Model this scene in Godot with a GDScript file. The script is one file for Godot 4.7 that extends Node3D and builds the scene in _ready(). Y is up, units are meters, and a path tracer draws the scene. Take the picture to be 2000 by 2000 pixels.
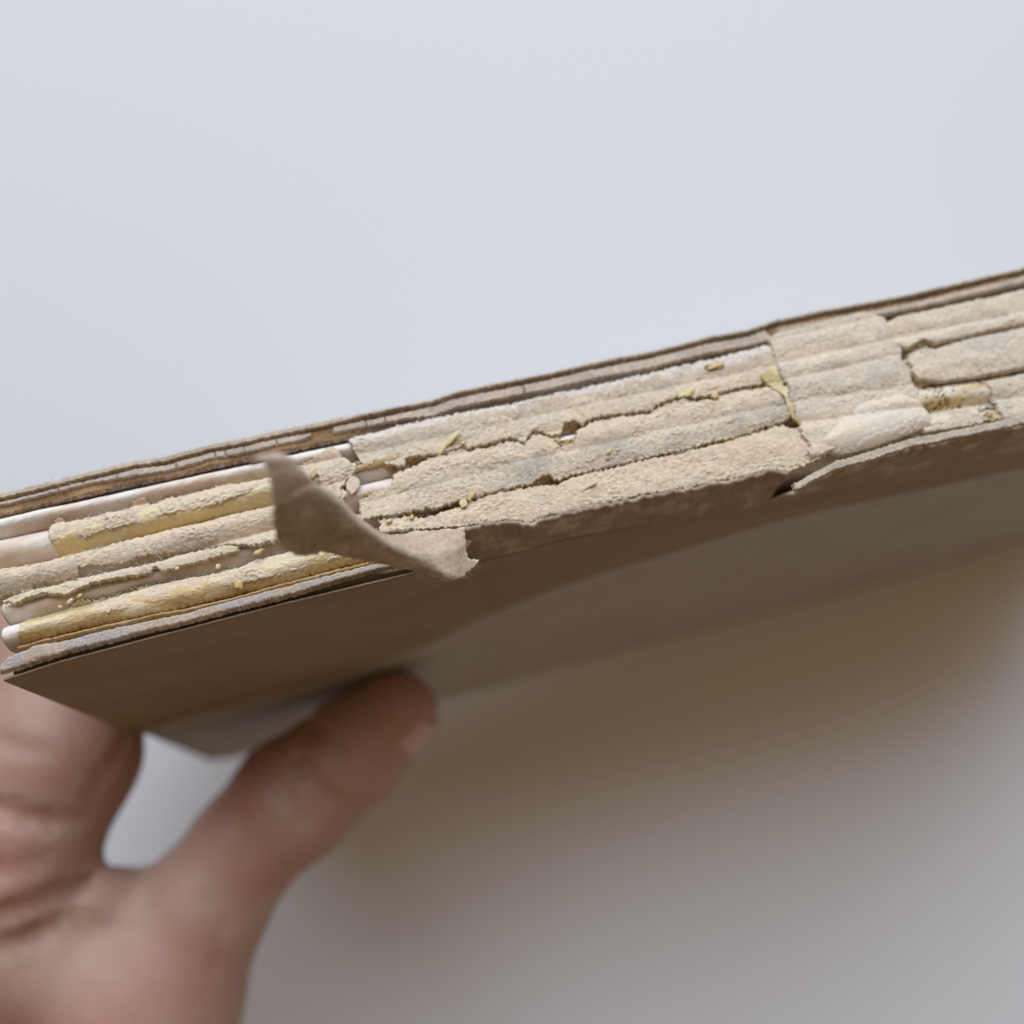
extends Node3D
# An old book with a broken spine, held up by one hand over a white table. Book measures are in millimetres along its own axes:
# s along the spine, t through the thickness, n out of the spine towards the viewer; MM turns them into metres.

const MM := 0.001
const DEEP := 98.0      # how far the boards reach behind the spine
const LONG := 206.0     # length of the spine

# the boundaries between the folded gatherings, top to bottom: s, t, s, t ...
const FOLDS := [
	[0.47,23.43,20.75,23.49,70.20,23.66,107.67,24.29,146.91,24.71,230.00,24.41],
	[0.26,20.55,20.40,20.64,69.50,20.73,106.45,20.59,145.11,20.45,230.00,20.15],
	[-0.07,16.10,19.88,16.42,68.82,17.91,105.55,17.86,144.12,18.12,230.00,17.82],
	[-0.36,12.15,19.37,12.27,68.03,14.61,104.49,14.64,141.42,11.73,230.00,11.43],
	[-0.62,8.61,18.98,9.03,67.20,11.16,103.52,11.69,139.82,7.95,230.00,7.65],
	[-0.88,5.14,18.43,4.56,66.00,6.16,101.45,5.43,138.19,4.09,230.00,3.79],
]
# torn layers of the spine: lower edge, upper edge
const LAYERS := {
	"liningA": [[6.66,17.73,9.97,17.60,10.92,17.15,12.62,17.41,15.98,17.56,20.05,17.77,20.87,17.87,24.05,17.85,28.25,17.67,30.42,18.05,32.59,18.36,35.67,18.23,39.94,18.13],
		[6.39,20.70,6.70,21.22,8.15,20.95,8.54,20.12,9.54,20.11,16.96,20.27,17.48,21.19,19.10,21.17,19.78,20.05,21.78,20.84,23.33,20.62,27.57,20.67,29.54,20.96,32.91,20.47,35.86,20.30,40.31,20.31]],
	"glueA": [[6.51,16.04,9.82,16.11,12.49,16.20,15.85,16.42,20.72,16.66,23.90,16.71,28.13,16.89,32.35,16.78,35.43,16.72,39.69,16.68],
		[6.80,19.36,18.20,19.24,19.36,20.44,23.37,20.99,27.53,20.38,30.06,21.21,35.93,20.74,40.38,20.75]],
	"liningB": [[-2.32,11.92,-0.04,12.14,3.45,11.87,3.65,12.67,6.74,12.14,9.40,12.43,9.81,13.33,14.96,12.60,18.19,12.91,21.28,12.61,24.36,12.60,27.50,12.43,29.07,12.13,30.60,11.48,32.08,11.06,34.57,10.97,38.71,10.94],
		[-2.06,15.65,-0.11,15.61,2.50,15.42,5.42,15.01,13.21,15.46,16.45,15.77,19.82,15.92,23.81,16.00,28.02,16.10,32.26,16.21,35.31,16.00,39.57,15.97]],
	"glueB": [[-0.75,13.99,13.05,13.91,27.78,14.40,39.28,14.25],
		[-0.61,15.87,2.53,15.84,5.47,15.50,13.26,15.88,19.88,16.42,23.87,16.50,28.09,16.60,35.39,16.51,39.65,16.47]],
	"liningC": [[-0.13,10.84,1.51,10.31,5.00,10.94,7.03,10.25,8.06,10.08,11.19,10.67,13.69,10.64,18.95,10.45,19.30,11.15,19.61,10.93,20.24,10.14,23.06,10.33,27.23,10.55,30.34,10.68],
		[-0.10,11.25,1.54,11.49,3.66,11.96,6.71,11.73,9.75,12.00,14.88,11.84,19.12,11.83,22.23,12.17,26.03,12.06,28.91,11.95,30.47,11.51]],
	"liningD": [[10.14,7.43,11.39,6.31,14.06,6.29,15.38,6.39,19.45,6.47,21.09,6.43,24.08,6.55,26.04,6.86,28.70,6.37,31.28,6.25,34.90,6.31,41.99,6.77,48.58,7.08],
		[10.18,7.77,11.38,8.11,16.60,9.03,20.84,9.08,24.90,8.68,26.95,8.55,30.04,8.67,31.75,9.34,35.40,9.40,41.92,9.81,49.15,10.00]],
	"glueD": [[1.41,5.00,5.09,5.27,11.11,5.41,15.25,5.25,20.34,5.15,25.43,5.33,30.59,5.22,34.74,5.36,41.88,5.79,48.36,5.97],
		[1.63,7.80,2.37,8.11,4.20,8.36,6.68,8.60,7.96,9.06,9.48,9.25,11.47,8.92,17.70,9.40,20.95,8.91,27.02,9.03,27.68,9.45,30.83,8.13,35.33,8.99,48.96,9.02]],
	"liningK": [[38.07,15.28,43.39,14.17,44.79,15.03,45.75,17.21,47.22,17.62],
		[39.02,20.92,41.13,21.04,43.85,22.16,44.63,22.59,45.75,21.79,45.89,20.99,47.03,19.57,47.47,18.93]],
	"liningE": [[47.21,22.06,47.79,20.62,48.32,18.96,48.92,18.43,50.01,19.02,50.80,19.06,51.61,18.18,53.86,17.50,54.24,18.63,57.55,18.24,58.59,18.15,62.02,18.50,62.95,17.89,64.00,18.11,65.76,18.00,68.33,18.25,69.59,17.80,70.34,17.08,71.68,18.40,72.67,18.33,74.09,17.37,75.56,17.18,76.37,18.64,78.06,18.71,78.83,17.74,79.82,18.46,83.38,18.41,88.72,17.79,89.48,18.41,93.64,18.96,94.96,18.16,97.25,18.11,101.20,18.31,104.22,18.17,107.89,18.12],
		[47.43,23.25,52.88,23.53,59.35,23.67,70.11,23.28,84.83,23.37,98.17,23.52,107.54,23.90,109.08,22.12]],
	"liningF": [[46.52,10.99,48.57,11.24,52.56,10.81,54.65,10.84,56.58,10.75,60.33,10.98,62.36,10.95,65.23,11.18,69.86,11.06,71.73,11.99,72.63,11.62,73.05,10.76,74.98,11.07,77.44,11.17,78.29,11.12,81.39,11.16,85.01,11.22,91.30,11.13,97.42,11.32,103.70,11.81,105.75,11.96,107.25,12.64],
		[46.84,14.10,48.30,14.50,50.12,14.90,51.61,15.37,52.25,16.81,53.91,17.03,57.49,17.94,58.53,17.85,61.95,18.20,62.88,17.60,63.93,17.82,65.69,17.71,68.26,17.96,69.51,17.51,70.27,16.79,71.61,18.11,72.60,18.03,74.02,17.07,75.02,15.36,76.87,15.54,77.92,17.33,78.73,17.37,79.72,18.08,83.28,18.04,88.61,17.42,89.38,18.03,93.53,18.58,94.85,17.79,97.13,17.73,101.08,17.94,104.10,17.79,107.64,17.37,108.43,16.13]],
	"liningG": [[49.01,8.94,56.82,7.67,59.63,7.23,65.53,6.86,66.89,6.39,68.69,5.74,70.20,6.20,72.03,6.21,76.94,6.09,83.55,6.10,90.67,5.69,97.51,5.60,101.75,5.67,104.18,4.86,105.68,4.97,108.76,5.39],
		[46.47,10.71,48.51,10.96,52.51,10.53,54.56,9.75,56.01,9.70,57.25,10.00,59.93,10.11,60.85,10.49,62.30,10.67,65.16,10.89,69.79,10.78,71.57,10.51,72.94,10.03,74.91,10.78,77.37,10.88,78.21,10.84,81.31,10.87,84.93,10.94,91.21,10.84,97.33,11.03,103.61,11.52,105.66,11.66,106.54,10.75,110.39,10.08]],
	"liningH": [[106.73,21.43,107.14,19.93,107.64,17.37,107.69,12.95,107.74,5.92,108.94,5.89,112.14,6.61,116.88,7.37,123.08,8.91,125.15,9.38],
		[107.77,24.60,109.26,25.18,116.96,25.40,122.48,25.65,124.75,24.18,125.42,21.81,126.05,18.15,128.32,17.61]],
	"liningI": [[122.60,20.46,125.18,19.52,126.17,18.45,127.66,18.94,129.00,19.38,129.91,18.74,130.51,18.27,132.52,18.47,136.49,18.63,144.28,18.50,150.64,18.55],
		[123.37,22.55,126.68,23.73,135.39,23.75,146.50,23.76,152.95,23.83]],
	"liningM": [[123.99,12.72,126.39,13.62,129.84,12.64,132.42,12.37,135.16,12.29,141.55,12.03,147.79,12.05],
		[125.88,17.69,128.97,18.30,130.30,17.73,132.34,18.01,136.30,18.17,144.09,18.04,150.43,18.09]],
	"liningN": [[132.50,4.64,138.37,4.52,144.49,4.52],
		[135.19,11.23,141.20,11.21,147.43,11.23]],
	"liningP": [[123.06,5.91,128.22,5.64,133.07,5.29],
		[124.12,8.67,128.50,8.28,134.26,8.21]],
	"lumpJ": [[108.58,6.98,111.74,5.46,116.14,5.36,121.63,6.09,125.77,6.69],
		[109.03,8.28,113.90,11.55,118.11,12.80,122.68,12.86,125.32,10.63,126.16,7.71]],
	"glueE": [[46.41,15.55,49.38,11.12,59.61,8.70,77.41,7.85,91.25,7.61,102.20,7.71,106.53,7.47],
		[47.37,20.64,58.79,21.05,69.53,20.87,84.14,20.87,99.10,21.17,107.56,21.65,111.08,20.82]],
	"glueSeam": [[104.57,18.09,105.59,17.52,106.90,15.60,106.95,12.26,107.98,10.41],
		[104.92,19.15,107.54,21.16,108.55,18.29,109.18,13.94]],
	"glueRight": [[104.56,6.00,108.96,5.96,116.09,5.21,124.03,6.47,138.59,5.03,144.68,4.95],
		[109.93,21.92,122.23,21.97,129.50,20.69,145.77,22.02,152.18,22.08]],
	"topPaper": [[-2.96,25.41,-0.59,25.60,0.09,25.67,4.30,25.72,8.54,25.93,12.81,26.07,18.14,26.26,22.61,25.90,25.21,26.14,28.59,26.27,33.51,26.20,37.90,26.27,40.45,26.22,46.02,26.17,50.30,26.43,54.99,26.37,59.48,26.28,63.10,26.81,70.43,26.71,76.05,26.62,81.53,26.74,85.88,26.71,91.43,26.58,99.47,26.97,105.78,26.76,110.32,27.40,118.80,27.32,129.56,26.97,135.89,27.07,148.66,27.37,155.25,27.54],
		[-2.91,26.15,-0.53,26.34,0.15,26.40,4.36,26.46,8.61,26.67,12.88,26.81,18.23,27.01,22.70,26.65,25.31,26.89,28.70,27.02,33.62,26.96,38.03,27.02,40.58,26.98,46.15,26.93,50.39,26.89,55.08,26.83,59.58,26.74,63.20,27.27,70.55,27.17,76.17,27.09,81.65,27.21,86.01,27.18,91.57,27.05,99.61,27.44,105.93,27.23,110.48,27.88,118.97,27.79,129.74,27.46,136.08,27.56,148.86,27.86,155.46,28.03]],
	"topStrip1": [[-2.84,24.42,-0.48,24.61,0.20,24.67,4.39,24.73,8.61,24.93,12.85,25.06,18.11,24.88,22.55,24.52,25.15,24.75,28.50,24.88,33.39,24.81,37.76,24.87,40.29,24.82,42.11,25.10],
		[-2.80,24.93,-0.44,25.12,0.24,25.18,4.43,25.24,8.66,25.45,12.90,25.58,18.22,25.77,22.67,25.41,25.26,25.65,28.63,25.78,33.53,25.71,37.91,25.77,40.45,25.72,42.20,25.62]],
	"topStrip2": [[45.18,24.77,45.84,24.85,50.04,24.80,54.70,24.74,59.07,24.26,62.66,24.78,69.94,24.68,75.52,24.58,80.95,24.69,85.27,24.66,90.78,24.52,98.75,24.90,105.02,24.69,108.67,24.84],
		[45.37,25.82,46.00,25.75,50.22,25.71,54.88,25.65,59.36,25.63,62.97,26.15,70.28,26.06,75.87,25.97,81.32,26.08,85.65,26.06,91.18,25.92,99.18,26.30,105.47,26.10,109.24,26.57]],
	"topStrip3": [[109.53,25.28,117.70,25.32,128.32,24.97,134.57,25.06,147.18,25.35,153.68,25.51],
		[109.87,26.30,118.04,26.26,128.68,25.92,134.95,26.02,147.58,26.31,154.11,26.47]],
	"topBrown": [[-3.24,23.28,-0.88,23.47,-0.20,23.53,3.99,23.58,8.22,23.78,12.47,23.91,17.79,24.09,22.24,23.73,24.84,23.96,28.20,24.09,33.10,24.01,37.48,24.07,40.03,24.02,45.57,23.96,49.91,24.60,54.59,24.53,59.06,24.44,62.67,24.95,69.99,24.85,75.63,24.91,81.10,25.02,85.43,24.99,90.97,24.85,98.99,25.22,105.29,25.01,109.82,25.64,118.27,25.55,129.00,25.20,135.32,25.29,148.05,25.57,154.63,25.73],
		[-3.10,25.41,-0.72,25.59,-0.04,25.66,4.17,25.72,8.42,25.92,12.69,26.06,18.04,26.25,22.51,25.89,25.13,26.13,28.51,26.26,33.44,26.19,37.84,26.26,40.40,26.21,45.97,26.16,50.21,26.12,54.90,26.06,59.39,25.96,63.02,26.49,70.36,26.39,75.98,26.30,81.47,26.41,85.82,26.39,91.38,26.25,99.43,26.64,105.75,26.43,110.29,27.07,118.78,26.98,129.55,26.64,135.88,26.73,148.67,27.03,155.27,27.20]],
	"ochre": [[0.83,4.37,4.52,4.52,10.57,4.58,14.75,4.48,18.05,4.60,21.91,4.31,28.10,4.37,34.39,4.71,41.54,4.94,48.06,5.12],
		[0.88,4.91,4.58,5.12,10.64,5.19,14.83,5.16,18.13,5.21,22.00,4.98,28.19,4.98,34.50,5.40,41.66,5.63,48.18,5.74]],
	"boardEdge": [[-1.41,1.82,-0.26,1.88,2.45,2.11,7.50,2.59,12.50,2.69,17.61,2.91,21.81,2.87,28.00,3.13,34.22,3.26,47.21,4.08,52.98,3.86,57.09,3.75],
		[-1.32,3.00,-0.11,3.79,3.48,4.49,7.66,4.25,13.74,4.45,18.12,4.37,22.00,4.28,28.21,4.62,34.47,4.82,47.43,5.25,53.16,4.68,57.24,4.44]],
	"rimRight": [[103.52,1.60,109.96,3.35,115.32,3.54,120.97,4.14,127.61,3.90,138.07,3.80,144.14,3.72],
		[103.90,2.72,110.38,4.55,115.79,4.82,121.43,5.36,128.09,5.12,138.59,5.03,144.68,4.95]],
}
const COVER_NEAR := [-1.20,1.00,5.67,1.69,12.63,1.92,18.04,2.12,34.23,2.61,51.85,2.80,61.05,5.22,65.20,5.16,74.22,5.61,84.64,4.95,92.14,4.45,99.40,4.26,107.08,4.46,116.40,4.38,127.81,4.07,143.13,3.46,149.58,3.29]
const COVER_FAR := [0.0,-0.2, 50.0,1.5, 91.0,2.9, 130.0,3.9, 156.0,4.8, 190.0,6.4]
const FLAP_RIM := [59.59,6.97,65.47,6.61,66.82,6.14,68.62,5.49,70.13,5.95,71.95,5.96,76.84,5.84,83.43,5.84,90.53,5.44,97.34,5.34,101.57,5.41,104.00,4.61,104.39,3.61]
const FLAP_LOW := [59.00,5.94,61.05,5.22,65.20,5.16,74.22,5.61,84.64,4.95,92.14,4.45,99.40,4.26,107.08,4.46,116.40,4.38,127.81,4.07,143.13,3.46,149.58,3.29]
const RIM_RIGHT := [103.61,2.03,110.02,3.71,115.39,3.90,121.00,4.44,127.63,4.20,138.09,4.10,144.16,4.02]
const TOP_EDGE := [-2.82,26.06,-0.45,26.24,0.23,26.31,4.44,26.37,8.68,26.58,12.95,26.72,18.28,26.91,22.75,26.56,25.36,26.79,28.74,26.93,33.65,26.86,38.05,26.93,40.60,26.88,46.17,26.84,50.40,26.80,55.08,26.74,59.57,26.65,63.19,27.17,70.52,27.08,76.13,26.99,81.61,27.11,85.96,27.09,91.51,26.95,99.54,27.34,105.85,27.14,110.40,27.78,118.87,27.70,129.62,27.36,135.95,27.46,148.72,27.76,155.31,27.93]
const CURL := [
		[Vector3(59.46, 5.95, 3.25), Vector3(59.37, 4.31, 3.54), Vector3(59.04, 1.87, 4.17), Vector3(60.45, 1.11, 3.52)],
		[Vector3(57.04, 6.30, 3.25), Vector3(56.55, 2.75, 6.14), Vector3(56.33, -0.20, 6.83), Vector3(56.99, -1.12, 5.94)],
		[Vector3(54.22, 6.63, 3.42), Vector3(53.93, 2.64, 7.35), Vector3(54.40, 0.88, 7.44), Vector3(54.61, -0.17, 6.04)],
		[Vector3(51.28, 6.70, 4.02), Vector3(51.64, 2.96, 9.79), Vector3(51.72, 1.79, 9.19), Vector3(51.61, 1.33, 6.80)],
		[Vector3(49.28, 6.26, 7.18), Vector3(49.20, 4.30, 12.13), Vector3(48.60, 3.39, 10.71), Vector3(47.91, 2.93, 7.10)],
		[Vector3(47.12, 7.15, 12.05), Vector3(46.88, 6.07, 15.48), Vector3(45.85, 4.79, 13.26), Vector3(44.79, 3.94, 8.64)],
		[Vector3(45.63, 8.84, 14.60), Vector3(45.26, 7.88, 18.48), Vector3(43.80, 6.09, 15.83), Vector3(42.05, 4.72, 10.34)],
		[Vector3(43.81, 9.38, 17.79), Vector3(43.34, 8.78, 21.14), Vector3(41.35, 6.27, 17.36), Vector3(39.86, 4.30, 11.69)],
		[Vector3(41.37, 8.73, 19.67), Vector3(41.06, 7.92, 22.34), Vector3(39.23, 6.25, 18.86), Vector3(38.25, 4.78, 14.04)],
		[Vector3(39.65, 8.56, 20.52), Vector3(39.55, 7.81, 22.59), Vector3(38.48, 6.66, 19.98), Vector3(37.89, 5.52, 16.37)]]
const TIP := [
		[Vector3(39.11, 7.33, 22.17), Vector3(40.42, 7.38, 21.89), Vector3(42.25, 8.42, 20.92), Vector3(43.76, 9.09, 20.23)],
		[Vector3(39.45, 8.88, 24.21), Vector3(40.69, 8.58, 24.22), Vector3(42.28, 9.29, 23.34), Vector3(43.16, 9.76, 22.09)],
		[Vector3(39.66, 9.98, 25.45), Vector3(40.91, 9.77, 25.70), Vector3(41.90, 10.07, 24.83), Vector3(42.60, 10.11, 23.43)],
		[Vector3(39.15, 11.00, 25.95), Vector3(40.58, 10.87, 26.46), Vector3(41.55, 10.95, 25.73), Vector3(42.20, 10.66, 24.43)],
		[Vector3(37.61, 11.51, 24.71), Vector3(38.58, 11.74, 25.09), Vector3(39.95, 12.08, 24.69), Vector3(41.18, 12.01, 24.15)]]
# glue crumbs: s, t, length, width, angle
const FLAKES := [
	[60.13, 19.33, 4.45, 1.00, 28.4],
	[32.85, 9.94, 1.57, 0.60, 24.5],
	[27.51, 9.20, 0.73, 0.67, 51.8],
	[60.34, 10.39, 1.09, 1.33, -2.7],
	[61.54, 11.07, 1.56, 0.80, 38.8],
	[77.04, 8.84, 2.97, 0.60, 14.9],
	[81.21, 13.12, 1.02, 0.60, 23.1],
	[98.96, 22.18, 2.80, 0.93, -0.1],
	[137.43, 22.33, 1.38, 0.80, -2.2],
	[93.99, 19.12, 2.52, 1.20, 10.2],
	[97.67, 17.77, 1.16, 0.93, -2.4],
	[8.47, 8.94, 0.99, 0.60, 19.6],
	[7.12, 8.49, 0.65, 0.53, -13.4],
	[9.68, 9.34, 0.75, 0.53, 31.1],
	[62.23, 18.83, 0.70, 0.40, -2.4],
	[50.23, 10.19, 0.95, 0.53, 18.6],
	[53.31, 10.05, 0.86, 0.60, 68.8],
	[111.78, 18.44, 1.34, 0.60, 2.9],
	[82.42, 13.07, 0.63, 0.40, -13.3],
	[29.73, 6.19, 1.29, 1.33, 7.9],
	[22.30, 10.15, 0.64, 0.47, 19.4],
	[41.64, 19.16, 1.59, 1.07, 61.1],
]
# the hand's joints, in millimetres of the world, with their radii
const JOINTS := {
	"thumb_tip": [Vector3(-21.0, 61.0, 36.1), 7.7],
	"thumb_mid": [Vector3(-29.0, 61.0, 43.1), 9.5],
	"thumb_ip": [Vector3(-39.1, 62.0, 51.4), 10.6],
	"thumb_prox": [Vector3(-47.5, 63.0, 59.8), 9.5],
	"thumb_mcp": [Vector3(-54.4, 65.0, 69.8), 10.9],
	"thumb_cmc": [Vector3(-63.6, 67.0, 84.5), 16.5],
	"wrist": [Vector3(-81.9, 61.0, 139.8), 21.0],
	"arm": [Vector3(-97.5, 50.0, 263.2), 26.0],
	"i_mcp": [Vector3(-84.5, 73.0, 61.2), 12.2],
	"i_mid": [Vector3(-77.1, 69.0, 41.5), 12.4],
	"i_pip": [Vector3(-81.1, 58.3, 22.7), 12.4],
	"i_dip": [Vector3(-66.1, 60.4, 1.8), 8.4],
	"i_tip": [Vector3(-48.1, 61.2, -1.1), 7.4],
	"m_mcp": [Vector3(-110.0, 63.0, 72.0), 11.0],
	"m_pip": [Vector3(-96.0, 54.0, 85.0), 10.0],
	"m_dip": [Vector3(-107.0, 46.0, 95.0), 8.4],
	"m_tip": [Vector3(-118.0, 51.0, 92.0), 7.4],
	"r_mcp": [Vector3(-113.0, 51.0, 77.0), 10.0],
	"r_pip": [Vector3(-100.0, 41.0, 91.0), 9.0],
	"r_dip": [Vector3(-110.0, 34.0, 100.0), 7.8],
	"r_tip": [Vector3(-119.0, 39.0, 96.0), 6.9],
	"l_mcp": [Vector3(-115.0, 40.0, 83.0), 9.0],
	"l_pip": [Vector3(-105.0, 31.0, 98.0), 7.6],
	"l_dip": [Vector3(-112.0, 27.0, 106.0), 6.6],
	"l_tip": [Vector3(-119.0, 31.0, 101.0), 6.0],
}

# folds of the skin: depth, width, then x, z ... as seen from above, in millimetres
const SKIN_FOLDS := [
	[2.0, 1.5, -83.1, 46.7, -81.5, 47.2, -77.1, 48.7, -73.8, 49.6, -69.7, 50.4],
	[0.7, 1.7, -83.1, 56.2, -81.5, 56.6, -74.1, 55.7],
	[2.0, 1.8, -83.1, 64.2, -81.5, 63.7, -72.6, 62.3, -65.0, 60.1, -59.7, 58.7],
	[1.2, 1.7, -83.1, 69.7, -81.5, 69.0, -75.6, 67.8, -72.0, 65.8],
	[0.7, 1.6, -83.1, 36.8, -81.5, 37.2, -74.1, 38.3],
	[0.6, 1.6, -64.7, 38.3, -66.4, 44.0, -68.5, 50.4],
	[1.3, 1.4, -39.8, 35.9, -34.2, 37.7, -29.3, 40.8],
	[1.5, 1.4, -41.6, 39.3, -35.9, 43.2, -31.0, 48.9],
	[1.1, 1.4, -43.2, 43.2, -38.3, 47.3, -34.6, 52.2],
	[0.5, 1.6, -50.5, 64.4, -47.3, 69.3, -48.1, 75.0],
]

var grain := FastNoiseLite.new()
var broad := FastNoiseLite.new()
var patch := FastNoiseLite.new()
var rng := RandomNumberGenerator.new()
var fold_at := PackedFloat32Array()
var mats := {}
var lint := PackedVector3Array()


func _ready() -> void:
	rng.seed = 7
	# camera, looking straight down on the table
	var cam := Camera3D.new()
	cam.name = "camera"
	var lens := CameraAttributesPhysical.new()
	lens.frustum_focal_length = 35.0     # 53 degrees
	lens.frustum_focus_distance = 0.1325
	lens.frustum_near = 0.01
	lens.frustum_far = 20.0
	lens.exposure_aperture = 6.4
	cam.attributes = lens
	cam.fov = 53.13
	cam.near = 0.01
	cam.far = 20.0
	add_child(cam)
	cam.position = Vector3(0, 0.245, 0)
	cam.rotation_degrees = Vector3(-90, 0, 0)
	cam.current = true
	var we := WorldEnvironment.new()
	we.name = "world"
	var env := Environment.new()
	env.background_mode = Environment.BG_COLOR
	env.background_color = Color(0.525, 0.44, 0.335)
	env.tonemap_mode = Environment.TONE_MAPPER_LINEAR
	env.tonemap_exposure = 1.0
	env.sdfgi_enabled = true
	env.ssao_enabled = true
	env.ssil_enabled = true
	we.environment = env
	add_child(we)
	# the window, beyond the upper edge of the picture
	var window := AreaLight3D.new()
	window.name = "window_light"
	window.area_size = Vector2(2.5, 1.6)
	window.light_color = Color(0.865, 0.922, 1.0)
	window.light_energy = 6.85
	window.area_range = 8.0
	window.area_attenuation = 2.0
	window.shadow_enabled = true
	add_child(window)
	window.look_at_from_position(Vector3(-0.12, 1.14, -1.42), Vector3(0, 0.1, 0), Vector3.UP)

	make_noises()
	make_materials()
	make_table()
	make_book()
	make_person()


func make_noises() -> void:
	for n in [[grain, 0.9, 3, 11], [broad, 0.16, 2, 12], [patch, 0.11, 4, 13]]:
		n[0].noise_type = FastNoiseLite.TYPE_SIMPLEX_SMOOTH
		n[0].frequency = n[1]
		n[0].fractal_type = FastNoiseLite.FRACTAL_FBM
		n[0].fractal_octaves = n[2]
		n[0].seed = n[3]


# ---------------------------------------------------------------- materials

func fibre_picture(low: float, high: float, strands: int, seed_: int, dark := 0.5) -> Image:
	# matted paper fibres: short curved strokes over fine noise; repeats at its edges
	var r := RandomNumberGenerator.new()
	r.seed = seed_
	var f := FastNoiseLite.new()
	f.seed = seed_
	f.frequency = 0.05
	f.fractal_octaves = 4
	var side := 512
	var noise := f.get_seamless_image(side, side)
	var v := PackedFloat32Array()
	v.resize(side * side)
	for y in side:
		for x in side:
			v[y * side + x] = 0.6 + (noise.get_pixel(x, y).r - 0.5) * 0.4
	for k in strands:
		var p := Vector2(r.randf() * side, r.randf() * side)
		var a := r.randf() * TAU
		var bend := r.randf_range(-0.09, 0.09)
		var tone := 0.3 if r.randf() > dark else -0.3
		tone *= r.randf_range(0.3, 1.0)
		for step in r.randi_range(12, 46):
			var at := posmod(int(p.y), side) * side + posmod(int(p.x), side)
			v[at] = clampf(v[at] + tone, 0.0, 1.0)
			p += Vector2(cos(a), sin(a))
			a += bend
	var im := Image.create(side, side, false, Image.FORMAT_RGB8)
	for y in side:
		for x in side:
			var g := lerpf(low, high, v[y * side + x])
			im.set_pixel(x, y, Color(g, g, g))
	return im


func paper(called: String, colour: Texture2D, height: Texture2D, tile_mm: float, relief: float, rough := 0.95, specular := 0.2) -> StandardMaterial3D:
	var m := StandardMaterial3D.new()
	m.resource_name = called
	m.vertex_color_use_as_albedo = true
	m.albedo_texture = colour
	m.roughness = rough
	m.metallic_specular = specular
	m.uv1_triplanar = true
	m.uv1_scale = Vector3.ONE * (1000.0 / tile_mm)
	if height:
		m.heightmap_enabled = true
		m.heightmap_texture = height
		m.heightmap_scale = relief
	mats[called] = m
	return m


func make_materials() -> void:
	var fibre := ImageTexture.create_from_image(fibre_picture(0.74, 1.0, 2400, 21, 0.35))
	var smooth := ImageTexture.create_from_image(fibre_picture(0.92, 1.0, 900, 22, 0.6))
	var relief := ImageTexture.create_from_image(fibre_picture(0.1, 0.9, 5200, 23))
	paper("lining_paper", fibre, relief, 19.0, 0.011)
	paper("page_paper", smooth, relief, 19.0, 0.006)
	paper("old_glue", smooth, relief, 9.0, 0.006, 0.42, 0.45)
	paper("pasteboard", fibre, relief, 12.0, 0.014)
	paper("cover_paper", smooth, relief, 23.0, 0.004, 0.85, 0.25)
	var skin := paper("skin", smooth, relief, 31.0, 0.006, 0.5, 0.4)
	skin.subsurf_scatter_enabled = true
	skin.subsurf_scatter_strength = 0.06
	var nail := StandardMaterial3D.new()
	nail.resource_name = "nail"
	nail.albedo_color = Color(0.50, 0.31, 0.255).linear_to_srgb()
	nail.roughness = 0.32
	mats["nail"] = nail
	var white := StandardMaterial3D.new()
	white.resource_name = "white_table"
	white.albedo_color = Color(0.68, 0.68, 0.68).linear_to_srgb()
	white.roughness = 0.6
	white.metallic_specular = 0.3
	mats["white_table"] = white


# ---------------------------------------------------------------- helpers

func put(called: String, mesh: Mesh, m: Material, parent: Node3D) -> MeshInstance3D:
	var o := MeshInstance3D.new()
	o.name = called
	o.mesh = mesh
	o.material_override = null
	for k in mesh.get_surface_count():
		mesh.surface_set_material(k, m)
	parent.add_child(o, true)
	return o


func arrays_mesh(v: PackedVector3Array, n: PackedVector3Array, c: PackedColorArray, f: PackedInt32Array) -> ArrayMesh:
	var a := []
	a.resize(Mesh.ARRAY_MAX)
	a[Mesh.ARRAY_VERTEX] = v
	a[Mesh.ARRAY_NORMAL] = n
	if c.size():
		a[Mesh.ARRAY_COLOR] = c
	a[Mesh.ARRAY_INDEX] = f
	var m := ArrayMesh.new()
	m.add_surface_from_arrays(Mesh.PRIMITIVE_TRIANGLES, a, [], {}, Mesh.ARRAY_FLAG_USE_DYNAMIC_UPDATE)
	return m


func with_normals(v: PackedVector3Array, c: PackedColorArray, f: PackedInt32Array) -> ArrayMesh:
	var n := PackedVector3Array()
	n.resize(v.size())
	for k in range(0, f.size(), 3):
		var a := v[f[k]]
		var x := (v[f[k + 2]] - a).cross(v[f[k + 1]] - a)
		n[f[k]] += x
		n[f[k + 1]] += x
		n[f[k + 2]] += x
	for k in n.size():
		n[k] = n[k].normalized()
	return arrays_mesh(v, n, c, f)


func along(c: Array, s: float) -> float:
	# the value at s of a curve given as s, t, s, t ...; goes on straight past its ends
	var k := 2
	while k < c.size() - 2 and c[k] < s:
		k += 2
	var u: float = (s - c[k - 2]) / maxf(c[k] - c[k - 2], 1e-4)
	return lerpf(c[k - 1], c[k + 1], clampf(u, -3.0, 4.0) if k == 2 or k == c.size() - 2 else u)


func folds_at(s: float) -> void:
	fold_at.resize(6)
	for k in 6:
		fold_at[k] = along(FOLDS[k], s)


func ridge(t: float) -> float:
	# how far the folded gatherings stand back from the spine's plane, at the s given to folds_at()
	for k in 5:
		if t <= fold_at[k] and t >= fold_at[k + 1]:
			var half := (fold_at[k] - fold_at[k + 1]) / 2.0
			var x := (t - fold_at[k + 1]) / half - 1.0
			return -2.5 * pow(absf(x), 2.2)
	return -1.9


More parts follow.
